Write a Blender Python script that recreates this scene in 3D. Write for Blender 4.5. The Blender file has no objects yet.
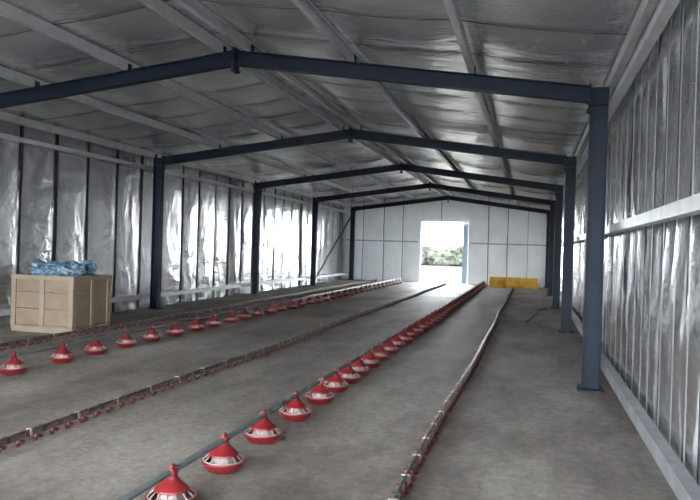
import bpy, bmesh, math, random
from mathutils import Vector, Matrix, noise
random.seed(7)
scn=bpy.context.scene
COL=scn.collection

# ------------------------------------------------------------ dimensions (m)
XR,XL=0.713,-8.555          # column centre lines
XM=(XR+XL)/2                # ridge
WR,WL=1.12,-8.97            # wall planes
EAVE,RIDGE=3.47,4.08        # rafter centre line heights
YF=[8.8+6.21*i for i in range(-2,5)]
Y0,Y1=-3.75,33.95
K=(RIDGE-EAVE)/(XR-XM)
def rc(x): return RIDGE-K*abs(x-XM)
def roofz(x): return rc(x)+0.27

# ------------------------------------------------------------ materials
def newmat(name):
    m=bpy.data.materials.new(name); m.use_nodes=True
    nt=m.node_tree; b=nt.nodes["Principled BSDF"]; return m,nt,b
def N(nt,t,**k):
    n=nt.nodes.new(t)
    for a,v in k.items():
        if a in n.inputs: n.inputs[a].default_value=v
        else: setattr(n,a,v)
    return n
def simple(name,col,rough=.5,metal=0.,var=.12,scale=8.,bump=0.,bscale=60.,spec=.5):
    m,nt,b=newmat(name); L=nt.links
    tc=N(nt,'ShaderNodeTexCoord'); no=N(nt,'ShaderNodeTexNoise'); no.inputs['Scale'].default_value=scale; no.inputs['Detail'].default_value=5
    L.new(tc.outputs['Object'],no.inputs['Vector'])
    r=N(nt,'ShaderNodeValToRGB')
    r.color_ramp.elements[0].position=.3; r.color_ramp.elements[1].position=.7
    r.color_ramp.elements[0].color=[c*(1-var) for c in col]+[1]
    r.color_ramp.elements[1].color=[min(1,c*(1+var)) for c in col]+[1]
    L.new(no.outputs['Fac'],r.inputs['Fac']); L.new(r.outputs['Color'],b.inputs['Base Color'])
    b.inputs['Roughness'].default_value=rough; b.inputs['Metallic'].default_value=metal
    b.inputs['Specular IOR Level'].default_value=spec
    if bump:
        n2=N(nt,'ShaderNodeTexNoise'); n2.inputs['Scale'].default_value=bscale; L.new(tc.outputs['Object'],n2.inputs['Vector'])
        bp=N(nt,'ShaderNodeBump'); bp.inputs['Strength'].default_value=bump; bp.inputs['Distance'].default_value=.01
        L.new(n2.outputs['Fac'],bp.inputs['Height']); L.new(bp.outputs['Normal'],b.inputs['Normal'])
    return m
def foil(name,c0,c1,rough,metal,wr=.5,stretch=(1,1,.35),sc=5.):
    m,nt,b=newmat(name); L=nt.links
    tc=N(nt,'ShaderNodeTexCoord')
    mp=N(nt,'ShaderNodeMapping'); mp.inputs['Scale'].default_value=stretch
    L.new(tc.outputs['Object'],mp.inputs['Vector'])
    a=N(nt,'ShaderNodeTexNoise'); a.inputs['Scale'].default_value=1.1; a.inputs['Detail'].default_value=2; a.inputs['Distortion'].default_value=.2
    L.new(mp.outputs[0],a.inputs['Vector'])
    r=N(nt,'ShaderNodeValToRGB'); r.color_ramp.elements[0].position=.35; r.color_ramp.elements[1].position=.65
    r.color_ramp.elements[0].color=(*c0,1); r.color_ramp.elements[1].color=(*c1,1)
    L.new(a.outputs['Fac'],r.inputs['Fac']); L.new(r.outputs['Color'],b.inputs['Base Color'])
    b.inputs['Roughness'].default_value=rough
    b.inputs['Metallic'].default_value=metal
    w=N(nt,'ShaderNodeTexNoise'); w.inputs['Scale'].default_value=sc; w.inputs['Detail'].default_value=2; w.inputs['Distortion'].default_value=.3
    L.new(mp.outputs[0],w.inputs['Vector'])
    w2=N(nt,'ShaderNodeTexNoise'); w2.inputs['Scale'].default_value=sc*5; w2.inputs['Detail'].default_value=2
    L.new(tc.outputs['Object'],w2.inputs['Vector'])
    ad=N(nt,'ShaderNodeMath',operation='MULTIPLY_ADD'); ad.inputs[1].default_value=.2
    L.new(w2.outputs['Fac'],ad.inputs[0]); L.new(w.outputs['Fac'],ad.inputs[2])
    bp=N(nt,'ShaderNodeBump'); bp.inputs['Strength'].default_value=wr; bp.inputs['Distance'].default_value=.06
    L.new(ad.outputs[0],bp.inputs['Height']); L.new(bp.outputs['Normal'],b.inputs['Normal'])
    return m
M_wall=foil("wall_foil",(.88,.90,.92),(.96,.97,.98),.25,.93,.46,(1,1,.8),4.)
M_end=foil("end_wall_foil",(.70,.75,.79),(.80,.84,.87),.5,.2,.2,(1,1,1))
M_ceil=foil("ceiling_foil",(.93,.94,.95),(.98,.98,.99),.26,.82,.50,(.6,1,1),4.)
M_seam=simple("seam_dark",(.030,.032,.035),.6,.2)
M_tape=simple("seam_tape",(.06,.065,.07),.4,.4)
M_navy=simple("navy_paint",(.0030,.0080,.019),.5,.0,.25,3,spec=.18)
M_galv=simple("galvanised",(.74,.76,.78),.40,.55,.10,6)
M_dull=simple("weathered_galvanised",(.36,.38,.40),.45,.5,.2,5)
M_red=simple("red_plastic",(.14,.009,.011),.35,0,.15,20)
M_white=simple("white_plastic",(.22,.18,.17),.45,0,.08,20)
M_dred=simple("dark_red_plastic",(.08,.012,.012),.4,0,.2,20)
M_pipe=simple("grey_pipe",(.06,.07,.07),.4,.4,.15,10)
M_black=simple("black_plastic",(.015,.015,.017),.5)
M_pvc=simple("pvc_pipe",(.08,.056,.048),.5,0,.2,10)
M_ply=simple("plywood",(.175,.130,.092),.7,0,.14,4,.3,30)
M_post=simple("pale_timber",(.215,.170,.127),.7,0,.12,5,.3,30)
M_yel=simple("yellow_card",(.68,.40,.025),.6,0,.15,6)
def bagmat():
    m,nt,b=newmat("blue_bag"); L=nt.links
    tc=N(nt,'ShaderNodeTexCoord'); v=N(nt,'ShaderNodeTexNoise'); v.inputs['Scale'].default_value=7; v.inputs['Detail'].default_value=3
    L.new(tc.outputs['Object'],v.inputs['Vector'])
    r=N(nt,'ShaderNodeValToRGB'); e=r.color_ramp.elements
    e[0].position=.38; e[0].color=(.02,.10,.20,1); e[1].position=.6; e[1].color=(.21,.28,.32,1)
    L.new(v.outputs['Fac'],r.inputs['Fac']); L.new(r.outputs['Color'],b.inputs['Base Color']); b.inputs['Roughness'].default_value=.35
    return m
M_bag=bagmat()
def floormat():
    m,nt,b=newmat("concrete_floor"); L=nt.links
    tc=N(nt,'ShaderNodeTexCoord')
    a=N(nt,'ShaderNodeTexNoise'); a.inputs['Scale'].default_value=.5; a.inputs['Detail'].default_value=10; a.inputs['Roughness'].default_value=.7
    mp=N(nt,'ShaderNodeMapping'); mp.inputs['Scale'].default_value=(1.6,.7,1)
    L.new(tc.outputs['Object'],mp.inputs['Vector']); L.new(mp.outputs[0],a.inputs['Vector'])
    r=N(nt,'ShaderNodeValToRGB'); e=r.color_ramp.elements
    e[0].position=.37; e[0].color=(.088,.074,.062,1); e[1].position=.62; e[1].color=(.29,.267,.242,1)
    L.new(a.outputs['Fac'],r.inputs['Fac'])
    g=N(nt,'ShaderNodeTexNoise'); g.inputs['Scale'].default_value=12; g.inputs['Detail'].default_value=10; g.inputs['Roughness'].default_value=.85
    L.new(tc.outputs['Object'],g.inputs['Vector'])
    gr=N(nt,'ShaderNodeMapRange'); gr.inputs['From Min'].default_value=.36; gr.inputs['From Max'].default_value=.64; gr.inputs['To Min'].default_value=.60; gr.inputs['To Max'].default_value=1.36
    L.new(g.outputs['Fac'],gr.inputs['Value'])
    mx=N(nt,'ShaderNodeVectorMath',operation='SCALE'); L.new(r.outputs['Color'],mx.inputs[0]); L.new(gr.outputs[0],mx.inputs['Scale'])
    L.new(mx.outputs[0],b.inputs['Base Color'])
    rr=N(nt,'ShaderNodeMapRange'); rr.inputs['To Min'].default_value=.45; rr.inputs['To Max'].default_value=.8
    L.new(a.outputs['Fac'],rr.inputs['Value']); L.new(rr.outputs[0],b.inputs['Roughness'])
    bp=N(nt,'ShaderNodeBump'); bp.inputs['Strength'].default_value=.8; bp.inputs['Distance'].default_value=.025
    L.new(g.outputs['Fac'],bp.inputs['Height']); L.new(bp.outputs['Normal'],b.inputs['Normal'])
    return m
M_floor=floormat()
M_ground=simple("outside_ground",(.026,.025,.021),.95,0,.25,.8,spec=.05)
M_leaf=simple("foliage",(.038,.042,.034),.9,0,.1,3,spec=.05)

# ------------------------------------------------------------ mesh helpers
def obj(name,bm,mats,parent=None,smooth=False):
    me=bpy.data.meshes.new(name); bmesh.ops.recalc_face_normals(bm,faces=bm.faces) if not smooth=='keep' else None
    bm.to_mesh(me); bm.free()
    for m in mats: me.materials.append(m)
    if smooth:
        for p in me.polygons: p.use_smooth=True
    o=bpy.data.objects.new(name,me); COL.objects.link(o)
    if parent: o.parent=parent
    return o
def empty(name):
    o=bpy.data.objects.new(name,None); COL.objects.link(o); return o
def box(bm,c,s,mi=0,rot=None):
    vs=[]
    for dx in(-.5,.5):
        for dy in(-.5,.5):
            for dz in(-.5,.5):
                v=Vector((dx*s[0],dy*s[1],dz*s[2]))
                if rot: v=rot@v
                vs.append(bm.verts.new(v+Vector(c)))
    for f in((0,1,3,2),(4,6,7,5),(0,4,5,1),(2,3,7,6),(0,2,6,4),(1,5,7,3)):
        bm.faces.new([vs[i] for i in f]).material_index=mi
def beam(bm,p0,p1,up,prof,mi=0):
    p0,p1,up=Vector(p0),Vector(p1),Vector(up); d=(p1-p0).normalized()
    side=d.cross(up).normalized(); up=side.cross(d).normalized()
    a=[bm.verts.new(p0+side*x+up*y) for x,y in prof]; b=[bm.verts.new(p1+side*x+up*y) for x,y in prof]
    n=len(prof)
    for i in range(n):
        bm.faces.new((a[i],a[(i+1)%n],b[(i+1)%n],b[i])).material_index=mi
    bm.faces.new(a[::-1]).material_index=mi; bm.faces.new(b).material_index=mi
def I(w,h,tf=.012,tw=.01):
    w/=2;h/=2;t=tw/2
    return[(-w,-h),(w,-h),(w,-h+tf),(t,-h+tf),(t,h-tf),(w,h-tf),(w,h),(-w,h),(-w,h-tf),(-t,h-tf),(-t,-h+tf),(-w,-h+tf)]
def C(w,h,t=.006,l=.018):
    w/=2;h/=2
    return[(-w,-h),(w,-h),(w,-h+l),(w-t,-h+l),(w-t,-h+t),(-w+t,-h+t),(-w+t,h-t),(w-t,h-t),(w-t,h-l),(w,h-l),(w,h),(-w,h)]
def circ(r,n=8): return[(r*math.cos(2*math.pi*i/n),r*math.sin(2*math.pi*i/n)) for i in range(n)]
def lathe(bm,prof,n,c=(0,0,0),mi=0):
    rings=[]
    for r,z in prof:
        if r<1e-5: rings.append([bm.verts.new((c[0],c[1],c[2]+z))])
        else: rings.append([bm.verts.new((c[0]+r*math.cos(2*math.pi*i/n),c[1]+r*math.sin(2*math.pi*i/n),c[2]+z)) for i in range(n)])
    for a,b in zip(rings,rings[1:]):
        for i in range(n):
            j=(i+1)%n
            if len(a)==1 and len(b)==1: continue
            if len(a)==1: f=(a[0],b[j],b[i])
            elif len(b)==1: f=(a[i],a[j],b[0])
            else: f=(a[i],a[j],b[j],b[i])
            bm.faces.new(f).material_index=mi

# ------------------------------------------------------------ floor / ground
bm=bmesh.new(); box(bm,((WR+WL)/2,(Y0+Y1)/2,-.075),(WR-WL+.3,Y1-Y0+.5,.15)); obj("floor",bm,[M_floor])
bm=bmesh.new(); box(bm,(-4,30,-.2),(260,260,.1)); obj("ground_outside",bm,[M_ground])

# ------------------------------------------------------------ foil walls
def seams(a,b,step,jit):
    s=[a]; 
    while s[-1]+step*1.5<b: s.append(s[-1]+step*(1+random.uniform(-jit,jit)))
    s.append(b); return s
def foilwall(name,P,inward,u0,u1,z0,zt,step,mat,depth=.07,strap=.035,jit=.25,du=.05,dz=.12,thick=.04,stud=False):
    S=seams(u0,u1,step,jit); inward=Vector(inward)
    bm=bmesh.new(); us=[]
    for a,b in zip(S,S[1:]):
        k=max(4,int((b-a)/du)); us+=[(a+(b-a)*i/k,i/k) for i in range(k)]
    us.append((u1,1.))
    nv=max(6,int((zt(u0)-z0)/dz)); g=[]
    for u,t in us:
        row=[];zz=zt(u)
        for j in range(nv+1):
            z=z0+(zz-z0)*j/nv
            w=noise.noise(Vector((u*1.3,z*.6,3.1)))*.5+noise.noise(Vector((u*4,z*2.6,9.)))*.2
            off=depth*(math.sin(math.pi*t)**.45 if 0<t<1 else 0)*(.75+w*1.3)
            row.append(bm.verts.new(P(u)+Vector((0,0,z))+inward*off))
        g.append(row)
    for a,b in zip(g,g[1:]):
        for j in range(nv): bm.faces.new((a[j],b[j],b[j+1],a[j+1]))
    o=[[bm.verts.new(P(u)+Vector((0,0,z))-inward*thick) for z in (z0,zt(u))] for u in (u0,(u0+u1)/2,u1)]
    for a,b in zip(o,o[1:]): bm.faces.new((a[0],b[0],b[1],a[1]))
    d=(P(u1)-P(u0)).normalized()
    def strip(s,wv,off,mi,lean,amp=.03):
        zz=zt(s); n=8; pr=None
        for j in range(n+1):
            z=z0+(zz-z0)*j/n; c=P(s)+Vector((0,0,z))+inward*off+d*(lean*(j/n-.5)+noise.noise(Vector((s*3,z,1)))*amp)
            q=(bm.verts.new(c-d*wv/2),bm.verts.new(c+d*wv/2))
            if pr:
                f=bm.faces.new((pr[0],pr[1],q[1],q[0])); f.material_index=mi
            pr=q
    for s in S[1:-1]:
        wv=strap*random.uniform(.6,1.4); lean=random.uniform(-.03,.03)
        strip(s,wv,.012+depth*.3,1,lean)
        if stud:
            strip(s+wv*.5+.03,.04,.02+depth*.95,2,lean,.01)
    return obj(name,bm,[mat,M_seam,M_galv],smooth='keep')
foilwall("wall_left",lambda u:Vector((WL,u,0)),(1,0,0),Y0,Y1,0,lambda u:roofz(WL)+.02,1.0,M_wall,strap=.07,jit=.07,depth=.06)
foilwall("wall_right",lambda u:Vector((WR,u,0)),(-1,0,0),Y0,Y1,0,lambda u:roofz(WR)+.02,.58,M_wall,depth=.10,strap=.075,jit=.2,stud=True)
DX0,DX1,DH=-5.22,-2.93,2.93
wend=empty("wall_back")
for a,b,z0 in((WL,DX0,0),(DX1,WR,0),(DX0,DX1,DH)):
    o=foilwall("panel",lambda u:Vector((u,Y1,0)),(0,-1,0),a,b,z0,lambda u:roofz(u)+.02,.95,M_end,depth=.03,strap=.03,jit=.1); o.parent=wend
# ------------------------------------------------------------ ceiling
PX=[.84,-.78,-2.3,-3.72,-4.12,-5.55,-7.05,-8.68]
bm=bmesh.new()
xs=[];kk=[WR+.05]+PX+[WL-.05]
for a,b in zip(kk,kk[1:]):
    n=max(2,int(abs(b-a)/.12)); xs+=[(a+(b-a)*i/n,i/n,abs(b-a)) for i in range(n)]
xs.append((WL-.05,0,1)); 
S=seams(Y0,Y1,1.22,.05); ys=[]
for a,b in zip(S,S[1:]):
    n=12; ys+=[(a+(b-a)*i/n,i/n) for i in range(n)]
ys.append((Y1,1.)); g=[]
for x,t,wd in xs:
    row=[]
    for y,s in ys:
        w=noise.noise(Vector((x*.9,y*.9,1)))*.03+noise.noise(Vector((x*3,y*2.5,5)))*.02
        sag=(.05*math.sin(math.pi*t) if wd>.6 else 0)*(.4+.8*abs(math.sin(math.pi*s))**.5)
        row.append(bm.verts.new((x,y,roofz(x)-sag*(1+w*8)+w*.5+.01)))
    g.append(row)
for a,b in zip(g,g[1:]):
    for j in range(len(ys)-1): bm.faces.new((a[j],a[j+1],b[j+1],b[j]))
for y in S[1:-1]:
    pr=None; wv=random.uniform(.03,.06)
    for i,(x,t,wd) in enumerate(xs):
        sag=(.05*math.sin(math.pi*t) if wd>.6 else 0)*.6
        yy=y+noise.noise(Vector((x*.8,y,2)))*.05
        z=roofz(x)-sag-.012+noise.noise(Vector((x*.9,y*.9,1)))*.012
        q=(bm.verts.new((x,yy-wv/2,z)),bm.verts.new((x,yy+wv/2,z)))
        if pr: bm.faces.new((pr[0],pr[1],q[1],q[0])).material_index=1
        pr=q
for sx in((WR+.3,XM),(XM,WL-.3)):
    v=[bm.verts.new((x,y,roofz(x)+.1)) for x,y in((sx[0],Y0-.3),(sx[1],Y0-.3),(sx[1],Y1+.4),(sx[0],Y1+.4))]
    bm.faces.new(v)
obj("ceiling",bm,[M_ceil,M_tape],smooth='keep')
pur=empty("roof_purlins")
for i,x in enumerate(PX):
    bm=bmesh.new(); z=rc(x)+.165
    sgn=1 if x>XM else -1
    pr=[(a*sgn,b) for a,b in C(.07,.13)]
    beam(bm,(x,Y0,z),(x,Y1-.05,z),(0,0,1),pr)
    obj("purlin_%d"%(i+1),bm,[M_galv],pur)
gir=empty("wall_girts")
def girt(n,x,z,h=.1,w=.09,s=1,m=None):
    bm=bmesh.new(); beam(bm,(x,Y0,z),(x,Y1-.1,z),(0,0,1),[(a*s,b) for a,b in C(w,h)]); obj(n,bm,[m or M_galv],gir)
girt("girt_right_mid",.90,1.9,.09); girt("girt_right_low",.93,.22,.12,m=M_dull); girt("girt_right_top",.9,3.42,.08)
girt("girt_left_low",-8.74,.30,.10,s=-1); girt("girt_left_top",-8.74,3.30,.08,s=-1)
bm=bmesh.new()
beam(bm,(WL+.1,Y1-.1,1.95),(DX0-.1,Y1-.1,1.95),(0,0,1),C(.05,.07)); beam(bm,(DX1+.1,Y1-.1,1.95),(WR-.1,Y1-.1,1.95),(0,0,1),C(.05,.07))
obj("girt_back",bm,[M_dull],gir)

# ------------------------------------------------------------ portal frames
def frame(y):
    bm=bmesh.new()
    for sx,x in((1,XR),(-1,XL)):
        beam(bm,(x,y,.015),(x,y,rc(x)+.1),(1,0,0),I(.15,.2))
        box(bm,(x,y,.008),(.30,.24,.016))
        for dx in(-.12,.12):
            for dy in(-.08,.08): lathe(bm,[(.014,.016),(.014,.045),(0,.045)],6,(x+dx,y+dy,0))
        box(bm,(x-sx*.11,y,rc(x)-.03),(.016,.17,.34))
        for dz in(-.15,-.05,.07): 
            for dy in(-.05,.05): box(bm,(x-sx*.125,y+dy,rc(x)-.03+dz),(.03,.024,.024))
        box(bm,(x,y,rc(x)-.11),(.18,.14,.012))
        beam(bm,(x-sx*.1,y,rc(x-sx*.1)),(XM+sx*.012,y,RIDGE),(0,0,1),I(.13,.19))
        box(bm,(XM+sx*.012,y,RIDGE-.03),(.016,.16,.32))
        for dz in(-.14,-.04,.08):
            for dy in(-.05,.05): box(bm,(XM+sx*.03,y+dy,RIDGE-.03+dz),(.03,.024,.024))
    for x in PX: box(bm,(x+.035,y,rc(x)+.14),(.008,.1,.11))
    obj("steel_portal_frame",bm,[M_navy])
for y in YF[:-1]: frame(y)
frame(Y1-.30)
bm=bmesh.new(); beam(bm,(XL-.02,YF[5]+.05,.12),(XL-.02,Y1-.35,3.2),(1,0,0),circ(.03,8)); 
box(bm,(XL-.02,YF[5]+.1,.12),(.02,.12,.12)); box(bm,(XL-.02,Y1-.35,3.2),(.02,.12,.12))
obj("diagonal_wall_brace",bm,[M_navy])

# ------------------------------------------------------------ doorway
bm=bmesh.new()
for x in(DX0,DX1): box(bm,(x,Y1-.02,DH/2),(.07,.14,DH))
box(bm,((DX0+DX1)/2,Y1-.02,DH+.03),(DX1-DX0+.07,.14,.07))
beam(bm,(DX0-1.1,Y1-.12,DH+.13),(DX1+.3,Y1-.12,DH+.13),(0,0,1),C(.06,.06))
obj("door_frame",bm,[M_galv])
bm=bmesh.new(); x0,x1=DX1-.28,DX1+2.0
box(bm,((x0+x1)/2,Y1+.16,DH/2+.02),(x1-x0,.05,DH+.0))
for i in range(12):
    x=x0+.03+i*.2; box(bm,(x,Y1+.125,DH/2),(.03,.02,DH-.1))
obj("door_1",bm,[simple("door_sheet",(.17,.25,.33),.4,.2)])

# ------------------------------------------------------------ feeder lines
FS=.84; PZ=.262*FS
def feeder_mesh():
    bm=bmesh.new()
    lathe(bm,[(0,0),(.115,0),(.140,.010),(.175,.062),(.186,.080),(.186,.092),(.172,.088),(.15,.06),(.11,.03),(0,.03)],32,mi=0)
    lathe(bm,[(.170,.088),(.176,.098),(.166,.102),(.160,.092),(.170,.088)],28,mi=1)
    for i in range(14):
        a=2*math.pi*i/14; ca,sa=math.cos(a),math.sin(a)
        beam(bm,(.168*ca,.168*sa,.096),(.118*ca,.118*sa,.140),(0,0,1),[(-.005,-.004),(.005,-.004),(.005,.004),(-.005,.004)],1)
    lathe(bm,[(.11,.04),(.10,.09),(.09,.135)],20,mi=1)
    lathe(bm,[(.124,.132),(.128,.142),(.118,.152),(.082,.182),(.050,.210),(.038,.228),(.036,.250),(0,.250)],28,mi=0)
    beam(bm,(0,-.045,.262),(0,.045,.262),(0,0,1),circ(.034,10),0)
    box(bm,(0,0,.298),(.02,.05,.03),0)
    bmesh.ops.recalc_face_normals(bm,faces=bm.faces)
    bmesh.ops.scale(bm,vec=(FS,FS,FS),verts=bm.verts)
    me=bpy.data.meshes.new("feeder_pan"); bm.to_mesh(me); bm.free()
    for m in(M_red,M_white): me.materials.append(m)
    for p in me.polygons: p.use_smooth = len(p.vertices)==4 and p.area<.002
    return me
FM=feeder_mesh()
def feeder_line(x,ys):
    e=empty("poultry_feeder_line"); 
    for i,y in enumerate(ys):
        o=bpy.data.objects.new("feeder_pan_%d"%(i+1),FM); COL.objects.link(o); o.parent=e
        o.location=(x+random.uniform(-.012,.012),y,0); o.rotation_euler=(0,0,random.uniform(-.1,.1)+(0 if random.random()<.5 else math.pi))
    bm=bmesh.new(); beam(bm,(x,ys[0]-.6,PZ),(x,ys[-1]+.4,PZ),(0,0,1),circ(.0215,12))
    y=ys[0]
    while y<ys[-1]: 
        beam(bm,(x,y+.33,PZ),(x,y+.41,PZ),(0,0,1),circ(.026,12)); y+=3.0
    obj("feed_pipe",bm,[M_pipe],e,True)
def fill(l,step,end):
    l=list(l)
    while l[-1]+step<end: l.append(l[-1]+step)
    return l
feeder_line(-2.06,fill([2.4,3.15,3.86,4.62,5.40,6.2,6.93,7.56,8.1,8.64,9.25],.66,32.6))
feeder_line(-5.84,fill([4.6,5.4,6.15,7.05,7.94,8.68,9.45,10.19,10.93,11.70],.75,32.6))

# ------------------------------------------------------------ drinker lines
def drinker_line(x,y0,y1,wob=.0,sp=.2,thick=1.):
    e=empty("nipple_drinker_line")
    f=lambda y:x+wob*noise.noise(Vector((y*.25,x,0)))
    bm=bmesh.new(); n=int((y1-y0)/.5)
    for k in range(n):
        a=y0+k*.5;b=a+.5
        beam(bm,(f(a),a,.062),(f(b),b,.062),(0,0,1),[(-.016*thick,-.015),(.016*thick,-.015),(.016*thick,.015),(-.016*thick,.015)],0)
        beam(bm,(f(a)+.004,a,.092),(f(b)+.004,b,.092),(0,0,1),circ(.011*thick,8),1)
    obj("water_pipe",bm,[M_pvc,M_pipe],e)
    bm=bmesh.new(); y=y0+.1;i=0
    while y<y1:
        cx=f(y); s=thick
        lathe(bm,[(.008,.05),(.008,.04),(.004,.036),(.004,.022)],6,(cx+.01,y,0),1)
        lathe(bm,[(0,.0),(.014*s,.0),(.025*s,.018),(.027*s,.022),(.02*s,.018),(0,.008)],10,(cx+.012*s,y,0),0)
        lathe(bm,[(0,.0),(.014*s,.0),(.025*s,.018),(.027*s,.022),(.02*s,.018),(0,.008)],10,(cx-.022*s,y+sp*.5,0),0)
        box(bm,(cx,y,.035),(.008,.016,.06),0)
        box(bm,(cx,y+sp*.5,.076),(.042*s,.03,.052),3 if i%2 else 2)
        if i%3==0: box(bm,(cx,y+sp*.75,.08),(.044*s,.022,.055),1)
        y+=sp;i+=1
    obj("nipples_and_cups",bm,[M_dred,M_white,M_black,M_dred],e)
drinker_line(-3.76,1.5,32.8,.08)
drinker_line(-.75,2.5,31.2,.05,.16,1.35)
drinker_line(-7.15,4.5,32.8,.08)

# ------------------------------------------------------------ loose hose on floor
cu=bpy.data.curves.new("rubber_hose",'CURVE'); cu.dimensions='3D'; cu.bevel_depth=.014; cu.bevel_resolution=3
sp=cu.splines.new('NURBS'); P=[(-.1,16.6),(.05,17.4),(.02,18.3),(.22,18.9),(.10,19.8),(.30,20.6),(.45,20.9)]
sp.points.add(len(P)-1)
for q,(x,y) in zip(sp.points,P): q.co=(x,y,.015,1)
sp.use_endpoint_u=True
ho=bpy.data.objects.new("rubber_hose",cu); COL.objects.link(ho); cu.materials.append(M_black)

# ------------------------------------------------------------ crate with bags
cx0,cx1,cy0,cy1,ch=-8.57,-7.36,10.25,11.35,.96
e=empty("wooden_crate")
bm=bmesh.new()
b0=.12
for i in range(3):
    box(bm,((cx0+cx1)/2,cy0+.06+i*(cy1-cy0-.12)/2,.045),(cx1-cx0,.10,.09),1)
box(bm,((cx0+cx1)/2,(cy0+cy1)/2,.105),(cx1-cx0,cy1-cy0,.03),0)
H=ch-b0; zc=b0+H/2; t=.02; npl=3
for k in range(npl):
    z=b0+H*(k+.5)/npl; hh=H/npl-.008
    for y in(cy0+.03,cy1-.03): box(bm,((cx0+cx1)/2,y,z),(cx1-cx0-.04,t,hh),0)
    for x in(cx0+.03,cx1-.03): box(bm,(x,(cy0+cy1)/2,z),(t,cy1-cy0-.06,hh),0)
for x in(cx0+.045,(cx0+cx1)/2,cx1-.045):
    for y in(cy0+.012,cy1-.012): box(bm,(x,y,zc),(.09,.024,H),1)
for y in(cy0+.07,(cy0+cy1)/2,cy1-.07):
    for x in(cx0+.012,cx1-.012): box(bm,(x,y,zc),(.024,.08,H),1)
for z in(ch-.03,):
    for y in(cy0+.0,cy1-.0): box(bm,((cx0+cx1)/2,y,z),(cx1-cx0+.02,.024,.07),1)
    for x in(cx0+.0,cx1-.0): box(bm,(x,(cy0+cy1)/2,z),(.024,cy1-cy0+.02,.07),1)
box(bm,((cx0+cx1)/2,(cy0+cy1)/2,ch-.06),(cx1-cx0-.08,cy1-cy0-.08,.03),0)
obj("crate_body",bm,[M_ply,M_post],e)
bm=bmesh.new()
for i in range(24):
    c=Vector((random.uniform(cx0+.32,cx1-.2),random.uniform(cy0+.2,cy1-.2),ch+.03+random.uniform(0,.11)))
    s=Vector((random.uniform(.10,.20),random.uniform(.10,.18),random.uniform(.06,.11)))
    r=bmesh.ops.create_icosphere(bm,subdivisions=4,radius=1.)
    for v in r['verts']:
        p=v.co.copy(); d=1+.38*noise.noise(p*2.2+c*5)+.25*noise.noise(p*5+c)
        v.co=Vector((p.x*s.x*d,p.y*s.y*d,p.z*s.z*d))+c
obj("blue_plastic_bags",bm,[M_bag],e,True)

# ------------------------------------------------------------ yellow stacked pads
bm=bmesh.new()
for j in range(3):
    for k in range(5):
        x0=-1.8+j*.70
        dx=random.uniform(-.02,.02); z=.05+k*.093
        box(bm,(x0+.34+dx,32.2,z),(.67,.55,.08))
        for i in range(11): box(bm,(x0+.04+i*.06+dx,31.915,z),(.022,.03,.082))
obj("stacked_yellow_cooling_pads",bm,[M_yel])

# ------------------------------------------------------------ distant hedge outside
bm=bmesh.new()
for i in range(90):
    x=-30+i*.55; h=2.0+.8*noise.noise(Vector((x*.25,0,0)))+random.uniform(-.2,.2)
    for zz in (.5,1.1,1.7):
        if zz>h: continue
        c=Vector((x+random.uniform(-.2,.2),78+random.uniform(-.5,.5),zz*h/2-.1))
        r=bmesh.ops.create_icosphere(bm,subdivisions=2,radius=.62)
        for v in r['verts']: v.co=v.co*(1+.4*noise.noise(v.co*3+c))+c
obj("hedge_row",bm,[M_leaf])

# ------------------------------------------------------------ light
w=bpy.data.worlds.new("sky"); scn.world=w; w.use_nodes=True; nt=w.node_tree
bg=nt.nodes['Background']; bg.inputs[0].default_value=(.92,.965,1.0,1); bg.inputs[1].default_value=38.0
scn.view_settings.view_transform='Standard'
scn.view_settings.exposure=0

# ------------------------------------------------------------ camera
yaw,pitch,roll=.2516,-.0042,.0304
fwd=Vector((-math.sin(yaw)*math.cos(pitch),math.cos(yaw)*math.cos(pitch),math.sin(pitch)))
right=Vector((math.cos(yaw),math.sin(yaw),0)); up=right.cross(fwd)
r2=right*math.cos(roll)+up*math.sin(roll); u2=-right*math.sin(roll)+up*math.cos(roll)
m=Matrix.Identity(4)
for i in range(3): m[i][0]=r2[i]; m[i][1]=u2[i]; m[i][2]=-fwd[i]
m[2][3]=1.6
cd=bpy.data.cameras.new("camera"); cam=bpy.data.objects.new("camera",cd); COL.objects.link(cam)
cam.matrix_world=m; cd.sensor_width=36; cd.lens=707.94*36/700; cd.clip_end=500; cd.clip_start=.05
scn.camera=cam
